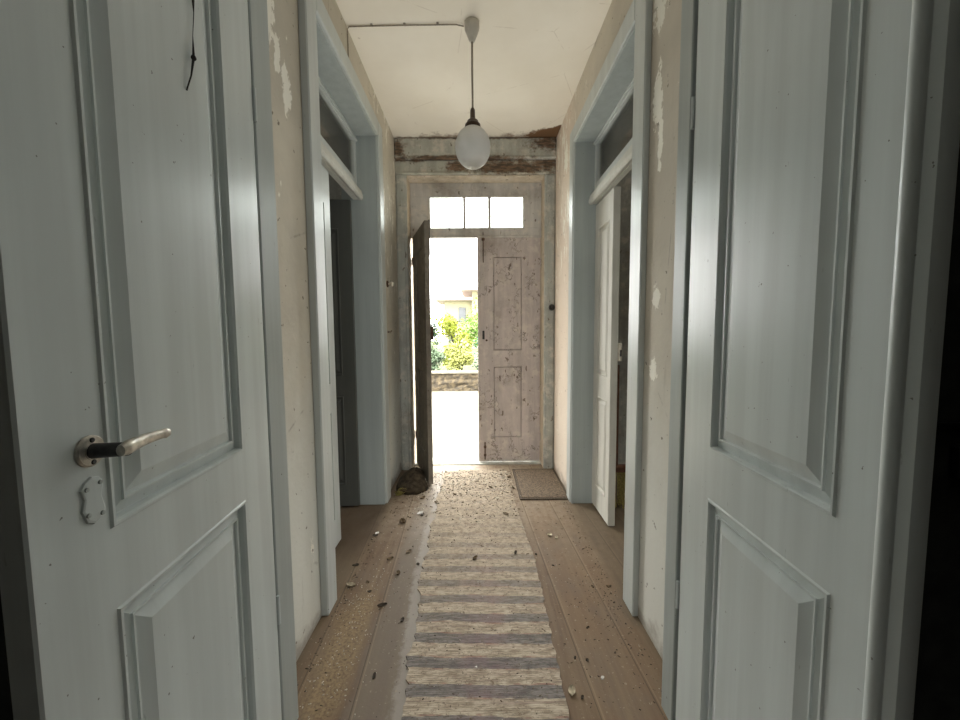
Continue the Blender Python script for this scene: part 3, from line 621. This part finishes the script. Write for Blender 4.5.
DEB = [  # kind, x, y, size, label
 ('leaf', -.500, 2.415, .085, 'largest curled brown leaf on the boards left of the rug', 'dry_leaf'),
 ('leaf', -.385, 2.515, .060, 'curled dark leaf beside a white flake near the far left of the rug', 'dark_leaf'),
 ('flake', -.405, 2.535, .055, 'pale paint flake lying against a dark leaf left of the rug', 'flake'),
 ('flake', -.633, 2.275, .040, 'small bright flake with a dark shadow beside the left doorway', 'flake'),
 ('leaf', -.640, 2.255, .045, 'small dark leaf under the flake beside the left doorway', 'dark_leaf'),
 ('leaf', -.635, 1.792, .070, 'pale curled leaf near the foot of the left door casing', 'pale_leaf'),
 ('leaf', .440, 2.235, .050, 'thin pale leaf on the boards right of the rug, far end', 'pale_leaf'),
 ('leaf', .475, 2.205, .050, 'pale leaf tip beside the thin one right of the rug', 'pale_leaf'),
 ('leaf', .322, 1.222, .055, 'curled pale leaf at the right edge of the rug, near end', 'pale_leaf'),
 ('leaf', .352, 1.200, .022, 'tiny dark leaf bit next to the near pale leaf', 'dark_leaf'),
 ('leaf', -.665, 1.955, .045, 'dark curled leaf at the sill of the left doorway', 'dark_leaf'),
 ('leaf', -.491, 2.010, .050, 'brown leaf in the middle of the boards left of the rug', 'dry_leaf'),
 ('leaf', -.328, 1.957, .030, 'round black dead leaf at the left edge of the rug', 'dark_leaf'),
 ('leaf', -.335, 1.560, .035, 'dark leaf scrap at the frayed left edge of the rug', 'dark_leaf'),
 ('leaf', -.400, 2.075, .055, 'flat brown leaf near the rug, left of centre', 'dry_leaf'),
 ('leaf', -.420, 1.880, .050, 'slender brown leaf on the grey board', 'dry_leaf'),
 ('leaf', -.445, 1.650, .060, 'slender dark leaf slanting across the grey board', 'dark_leaf'),
 ('leaf', -.385, 1.292, .035, 'dark curled scrap on the grey board, near end', 'dark_leaf'),
 ('leaf', -.560, 1.815, .030, 'small brown scrap behind the pale leaf', 'dry_leaf'),
 ('leaf', -.530, 1.745, .025, 'tiny dark scrap in front of the pale leaf', 'dark_leaf'),
 ('leaf', .325, 2.037, .020, 'small black scrap just off the rug edge on the right', 'dark_leaf'),
 ('leaf', .400, 1.934, .020, 'black scrap on the right board, middle one', 'dark_leaf'),
 ('leaf', .461, 1.504, .022, 'brown scrap on the right board seam', 'dark_leaf'),
 ('leaf', .368, 1.357, .018, 'left one of two black specks on the right board', 'dark_leaf'),
 ('leaf', .412, 1.346, .018, 'right one of two black specks on the right board', 'dark_leaf'),
 ('leaf', .640, 1.760, .030, 'brown scrap near the foot of the right door casing', 'dry_leaf'),
 ('leaf', .560, 1.760, .025, 'small scrap left of the right casing foot', 'dry_leaf'),
 ('flake', .445, 1.270, .020, 'tiny white flake on the right boards', 'flake'),
 ('flake', -.012, 1.312, .016, 'white curl of paint lying on the rug stripes', 'flake'),
 ('leaf', -.02, 1.99, .055, 'brown curled leaf lying on the rug middle', 'dry_leaf'),
 ('leaf', .21, 2.04, .040, 'dark leaf on the rug near its right edge', 'dark_leaf'),
 ('leaf', .19, 2.50, .060, 'dusty dark leaf on the far part of the rug', 'dry_leaf'),
 ('leaf', -.31, 2.70, .060, 'curled brown leaf at the far left end of the rug', 'dry_leaf'),
 ('leaf', -.18, 2.82, .045, 'small brown leaf by the threshold dust', 'dry_leaf'),
 ('leaf', -.42, 2.78, .070, 'brown leaf fallen before the open street door leaf', 'dry_leaf'),
 ('leaf', .10, 2.95, .050, 'brown leaf in the dust before the street door', 'dry_leaf'),
 ('leaf', .27, 3.18, .060, 'curled leaf beside the door mat', 'dry_leaf'),
 ('leaf', .285, 2.95, .050, 'crumpled leaf against the left border of the mat', 'dry_leaf'),
]
for k, (kd, x, y, sz, lab, mt) in enumerate(DEB):
    onrug = lerp(LE, y) < x < lerp(RE, y)
    o = obj('dead_leaf' if kd == 'leaf' else 'paint_flake', curled(sz * .72, None, k, random.Random(k).uniform(.25, .6), random.Random(k + 50).uniform(.4, .75)) if kd == 'leaf' else flake(sz * .8, k), M[mt], None, (x, y, .0095 if onrug else 0.0005), random.Random(k * 3).uniform(0, 6.28) if kd == 'leaf' else .4)
    tag(o, lab, 'leaf' if kd == 'leaf' else 'paint flake', 'dead leaves on the hall floor' if kd == 'leaf' else 'paint flakes on the hall floor')
def crumbs(name, N, spread, mat_, lab, seed):
    r = random.Random(seed); m = MB()
    for _ in range(N):
        x, y, s = spread(r); z = .009 if lerp(LE, y) < x < lerp(RE, y) else .0005
        if .31 < x < .70 and 2.72 < y: z = .0145
        a = r.uniform(0, 6.28); ca, sa = cos(a), sin(a); h = s * r.uniform(.25, .6); el = r.uniform(.5, 1.6)
        P = [(-s * el, -s * .4), (s * el * .7, -s * .5), (s * el, s * .45), (-s * el * .6, s * .5)]
        m.add([(x + p * ca - q * sa, y + p * sa + q * ca, z) for p, q in P] + [(x + (p * ca - q * sa) * .6, y + (p * sa + q * ca) * .6, z + h) for p, q in P], [(0, 1, 5, 4), (1, 2, 6, 5), (2, 3, 7, 6), (3, 0, 4, 7), (4, 5, 6, 7), (3, 2, 1, 0)])
    return tag(obj(name, m, mat_), lab, 'debris', None, 'stuff')
def sp1(r):
    t = r.random()
    if t < .45: return r.uniform(-.60, .30), 3.34 - abs(r.gauss(0, .42)), r.uniform(.002, .008)
    if t < .6: return r.choice((-1, 1)) * (.655 - abs(r.gauss(0, .03))), r.uniform(1.0, 3.2), r.uniform(.002, .006)
    if t < .65: return .62 - abs(r.gauss(0, .10)), 1.66 + r.gauss(0, .16), r.uniform(.0015, .004)
    return r.uniform(-.65, .66), r.uniform(.9, 3.2), r.uniform(.0015, .0045)
crumbs('grit_debris', 2300, sp1, M['crumb'], 'brown grit and leaf crumbs strewn over the floor, thickest by the street door', 11)
def sp2(r):
    t = r.random()
    if t < .5: return r.uniform(-.55, .29), 3.3 - abs(r.gauss(0, .35)), r.uniform(.002, .009)
    if t < .75: return -.55 + r.gauss(0, .06), 1.5 + r.gauss(0, .3), r.uniform(.0015, .004)
    return r.uniform(-.65, .66), r.uniform(1.0, 3.2), r.uniform(.0012, .003)
crumbs('plaster_debris', 1100, sp2, M['pale_crumb'], 'pale plaster crumbs strewn over the floor boards', 12)

# heap of damp dirt wedged between wall and open leaf, with dry weed
r = random.Random(3); m = MB(); n, kk = 26, 9; vs = [(-.53, 3.07, .125)]; f = []
for j in range(1, kk):
    q = j / (kk - 1)
    for i in range(n):
        a = 2 * pi * i / n; rx = .155 * q; ry = .24 * q; x = -.53 + rx * cos(a) * (1 + r.uniform(-.06, .06)); y = 3.07 + ry * sin(a) * (1 + r.uniform(-.06, .06))
        x = min(max(-.672, x), -.398 if y < 2.99 else -.425 - (y - 3.0) * .345); vs.append((x, y, max(.001, .125 * (1 - q ** 1.8) + r.uniform(-.009, .009) * (1 - q))))
for i in range(n): f.append((0, 1 + i, 1 + (i + 1) % n))
for j in range(kk - 2):
    for i in range(n): a = 1 + j * n + i; b = 1 + j * n + (i + 1) % n; f.append((a, a + n, b + n, b))
f.append(tuple(1 + (kk - 2) * n + i for i in range(n))); m.add(vs, f, True)
tag(obj('dirt_heap', m, M['heap'], edge=False), 'dark heap of dirt behind the open street door leaf', 'dirt heap')
wd = empty('dry_weed', (-.625, 2.86, 0)); tag(wd, 'dry olive weed tuft at the wall foot beside the dirt heap', 'weed')
for j in range(2):
    m = MB(); r = random.Random(20 + j)
    for i in range(17):
        a = r.uniform(-.6, 2.6); L = r.uniform(.05, .12); w = r.uniform(.0025, .005); p0 = Vector((r.uniform(-.02, .04), r.uniform(-.03, .03), .0)); d = Vector((cos(a) * .6, -abs(sin(a)) * .35, 0))
        pts = [p0 + d * L * u + Vector((0, 0, L * (1.1 * u - .75 * u * u))) for u in (0, .33, .66, 1)]; pts = [Vector((max(-.068, p.x), p.y, max(.002, p.z))) for p in pts]
        m.tube(pts, [w, w * .9, w * .6, w * .2], 5)
    obj('blade', m, M['weed'] if j == 0 else M['dry_leaf'], wd)['kind'] = 'stuff'

# things glimpsed in the side rooms and the dark room
br = empty('broom', (.985, 2.615, 0)); tag(br, 'broom with a reddish stick standing in the room right of the hall', 'broom')
obj('stick', MB().tube([(.0, 0, .30), (.01, .03, 1.02)], .014, 12), M['wood_stick'], br)
obj('head', MB().bbox(-.12, .12, -.025, .025, .255, .305, .01), M['wood_stick'], br)
m = MB(); r = random.Random(5)
for i in range(90): x = r.uniform(-.11, .11); y = r.uniform(-.02, .02); m.tube([(x, y, .26), (x * 1.15 + r.uniform(-.01, .01), y * 1.5, .10), (x * 1.35 + r.uniform(-.02, .02), y * 2.2, .004)], .0028, 4)
obj('bristles', m, M['straw'], br)['kind'] = 'stuff'
pl = empty('padlock', (1.385, 1.038, .828)); tag(pl, 'black padlock hanging on the dark partition at the right edge', 'padlock')
obj('body', MB().bbox(-.04, .04, -.028, .0068, .0, .10, .008), M['black_iron'], pl)
obj('shackle', MB().tube([(-.022, -.014, .095), (-.022, -.014, .145)] + [(-.022 * cos(a), -.014, .145 + .022 * sin(a)) for a in [pi * k / 8 for k in range(1, 8)]] + [(.022, -.014, .145), (.022, -.014, .095)], .007, 8), M['black_iron'], pl)
hs = obj('hasp_bar', MB().bbox(1.285, 1.41, 1.030, 1.0452, .973, .988, .003).bbox(1.285, 1.302, 1.030, 1.0452, .950, .992, .003), M['black_iron']); tag(hs, 'black iron hasp bar above the padlock on the dark partition', 'hasp')

# ------------------------------------------------------------------ outdoors
struct(obj('ground_yard', MB().box(-14, 14, YO, 9.4, -.6, -.20), M['yard']))
struct(obj('ground_garden', MB().box(-14, 14, 9.7, 60, -.6, .05), M['soil']))
gw = empty('garden_wall', (0, 9.4, -.2)); tag(gw, 'low rough stone wall across the far side of the yard', 'wall')
r = random.Random(9); m = MB(); nx, nzz = 90, 6; vs = []; f = []
for i in range(nx + 1):
    for j in range(nzz + 1): vs.append((-9 + 18 * i / nx, r.uniform(-.03, .03), .44 * j / nzz))
for i in range(nx):
    for j in range(nzz): a = i * (nzz + 1) + j; f.append((a, a + nzz + 1, a + nzz + 2, a + 1))
m.add(vs, f); m.box(-9, 9, .04, .30, 0, .44); obj('stonework', m, M['stone'], gw)
obj('coping', MB().bbox(-9, 9, -.04, .34, .44, .49, .01), M['coping'], gw)
def shrub(name, x, y, z0, h, w, n, mat_, lab, trunk=True, seed=0, crown=.1, ls=.055, grp='shrubs behind the garden wall', low=0.):
    r = random.Random(seed); e_ = empty(name, (x, y, z0)); tag(e_, lab, 'shrub' if name != 'tree' else 'tree', grp); m = MB()
    lobes = [(r.uniform(-.45, .45) * w, r.uniform(-.4, .4) * w, h * (low + (1 - low) * r.uniform(.15, .82)), r.uniform(.25, .42) * w) for _ in range(9)]
    for i in range(n):
        lx, ly, lz, lr = r.choice(lobes); d = Vector((r.gauss(0, 1), r.gauss(0, 1), r.gauss(0, 1))).normalized() * lr * r.uniform(.55, 1.08)
        p = Vector((lx, ly, lz)) + d; p.z = max(.03 + h * low, min(h, p.z))
        a = Vector((r.gauss(0, 1), r.gauss(0, 1), r.gauss(0, .6))).normalized() * ls * r.uniform(.7, 1.4); b = a.cross(Vector((r.gauss(0, 1), r.gauss(0, 1), r.gauss(0, 1)))).normalized() * ls * .38
        up = a.cross(b).normalized() * ls * .12
        m.add([p - a, p + b + up, p + a, p - b + up], [(0, 1, 2), (0, 2, 3)])
    obj('foliage', m, mat_, e_)
    st = MB()
    for i in range(5 if not trunk else 1):
        lx, ly, lz, lr = lobes[i]; st.tube([(lx * .1, ly * .1, 0), (lx * .3, ly * .3, lz * .5), (lx * .8, ly * .8, lz)] if not trunk else [(0, 0, 0), (.03, 0, h * .3), (0, .03, h * .7)], [.03, .022, .01] if not trunk else [.05, .045, .02], 7)
    obj('stem', st, M['bark'], e_)
shrub('shrub', -.60, 11.7, .05, 2.0, .85, 1700, M['lime'], 'tallest lime green shrub behind the garden wall', False, 1, ls=.06)
shrub('tree', .42, 13.9, .05, 3.0, 1.5, 2600, M['green'], 'mid green leafy tree rising behind the lime shrub', True, 2, ls=.07, grp='trees beyond the yard')
shrub('shrub', -1.22, 10.42, .05, .95, .55, 1000, M['sage'], 'greyish sage shrub spilling at the back of the garden wall', False, 3, ls=.05)
shrub('shrub', -.46, 10.36, .05, .95, .55, 1200, M['yellowgreen'], 'low yellow green shrub just behind the garden wall', False, 4, ls=.05)
shrub('shrub', .36, 10.9, .05, 1.15, .65, 1100, M['teal'], 'low blue green shrub beside the shut street door leaf', False, 5, ls=.05)
shrub('shrub', -1.48, 10.95, .05, 1.60, .60, 900, M['deep'], 'dark small tree with a bare trunk beyond the garden wall', True, 6, ls=.05, low=.52)
shrub('shrub', -2.1, 14.2, .05, 1.95, 1.6, 1500, M['lime'], 'wide pale shrub farther back below the house', False, 7, ls=.07)
shrub('shrub', 1.75, 11.6, .05, 1.8, 1.3, 1200, M['green'], 'round green shrub hidden mostly by the shut door leaf', False, 8, ls=.06)
shrub('shrub', -2.7, 10.8, .05, 1.5, 1.2, 1100, M['sage'], 'sage shrub hidden mostly by the open door leaf', False, 9, ls=.06)
hs = empty('house', (0, 30, .05)); tag(hs, 'pale yellow house with flat eaves beyond the garden', 'house')
obj('wall', MB().box(-2.55, -.35, 0, 4, 0, 3.75).box(-.35, 6, -.6, 4, 0, 4.45), M['house_wall'], hs)
obj('roof', MB().bbox(-3.25, -.3, -.9, 4.4, 3.75, 3.93, .03).bbox(-1.2, 6.6, -1.5, 4.6, 4.45, 4.65, .03), M['house_roof'], hs)
for x, z, w, h in ((-1.45, 2.1, .6, 1.15), (.5, 2.3, .8, 1.3), (-2.3, .4, .6, 1.2)):
    y = -.64 if x > 0 else -.04
    wn = obj('window', MB().bbox(x, x + w, y, y + .1, z, z + h, .02), M['house_window'], hs); obj('pane', MB().box(x + .08, x + w - .08, y - .01, y, z + .08, z + h - .08), M['shutter_pane'], wn)

# ------------------------------------------------------------------ camera, light
cam = bpy.data.cameras.new('camera'); co = bpy.data.objects.new('camera', cam); C.objects.link(co)
cam.sensor_width = 36; cam.lens = 375.92 / 960 * 36; cam.clip_start = .02; cam.clip_end = 300
P_, Y_, Ro = .0711, .0079, -.007
fw = Vector((sin(Y_) * cos(P_), cos(Y_) * cos(P_), -sin(P_))); rt = Vector((cos(Y_), -sin(Y_), 0)); up = rt.cross(fw)
r2 = rt * cos(Ro) + up * sin(Ro); u2 = up * cos(Ro) - rt * sin(Ro)
co.matrix_world = Matrix(((r2.x, u2.x, -fw.x, 0), (r2.y, u2.y, -fw.y, 0), (r2.z, u2.z, -fw.z, 1.25), (0, 0, 0, 1)))
sc = bpy.context.scene; sc.camera = co
w = bpy.data.worlds.new('sky'); sc.world = w; w.use_nodes = True; nt = w.node_tree; bg = nt.nodes['Background']
bg.inputs[0].default_value = (.98, .98, .95, 1); bg.inputs[1].default_value = 10.0
sl = bpy.data.lights.new('sun', 'SUN'); sl.energy = 9; sl.angle = radians(3); sl.color = (1, .94, .82); so = bpy.data.objects.new('sun', sl); C.objects.link(so)
so.rotation_euler = Vector((.62, .45, -1.0)).to_track_quat('-Z', 'Y').to_euler()
AO = 1.02
if AO:
    sc.cycles.use_fast_gi = True; sc.cycles.fast_gi_method = 'ADD'; w.light_settings.ao_factor = AO; w.light_settings.distance = 2.72
vs_ = sc.view_settings; vs_.view_transform = 'Standard'; vs_.look = 'None'; vs_.exposure = 0.42; vs_.gamma = 1; vs_.use_curve_mapping = False
sc.cycles.use_denoising = True; sc.cycles.max_bounces = 16; sc.cycles.diffuse_bounces = 10; sc.cycles.transparent_max_bounces = 12; sc.cycles.sample_clamp_indirect = 20
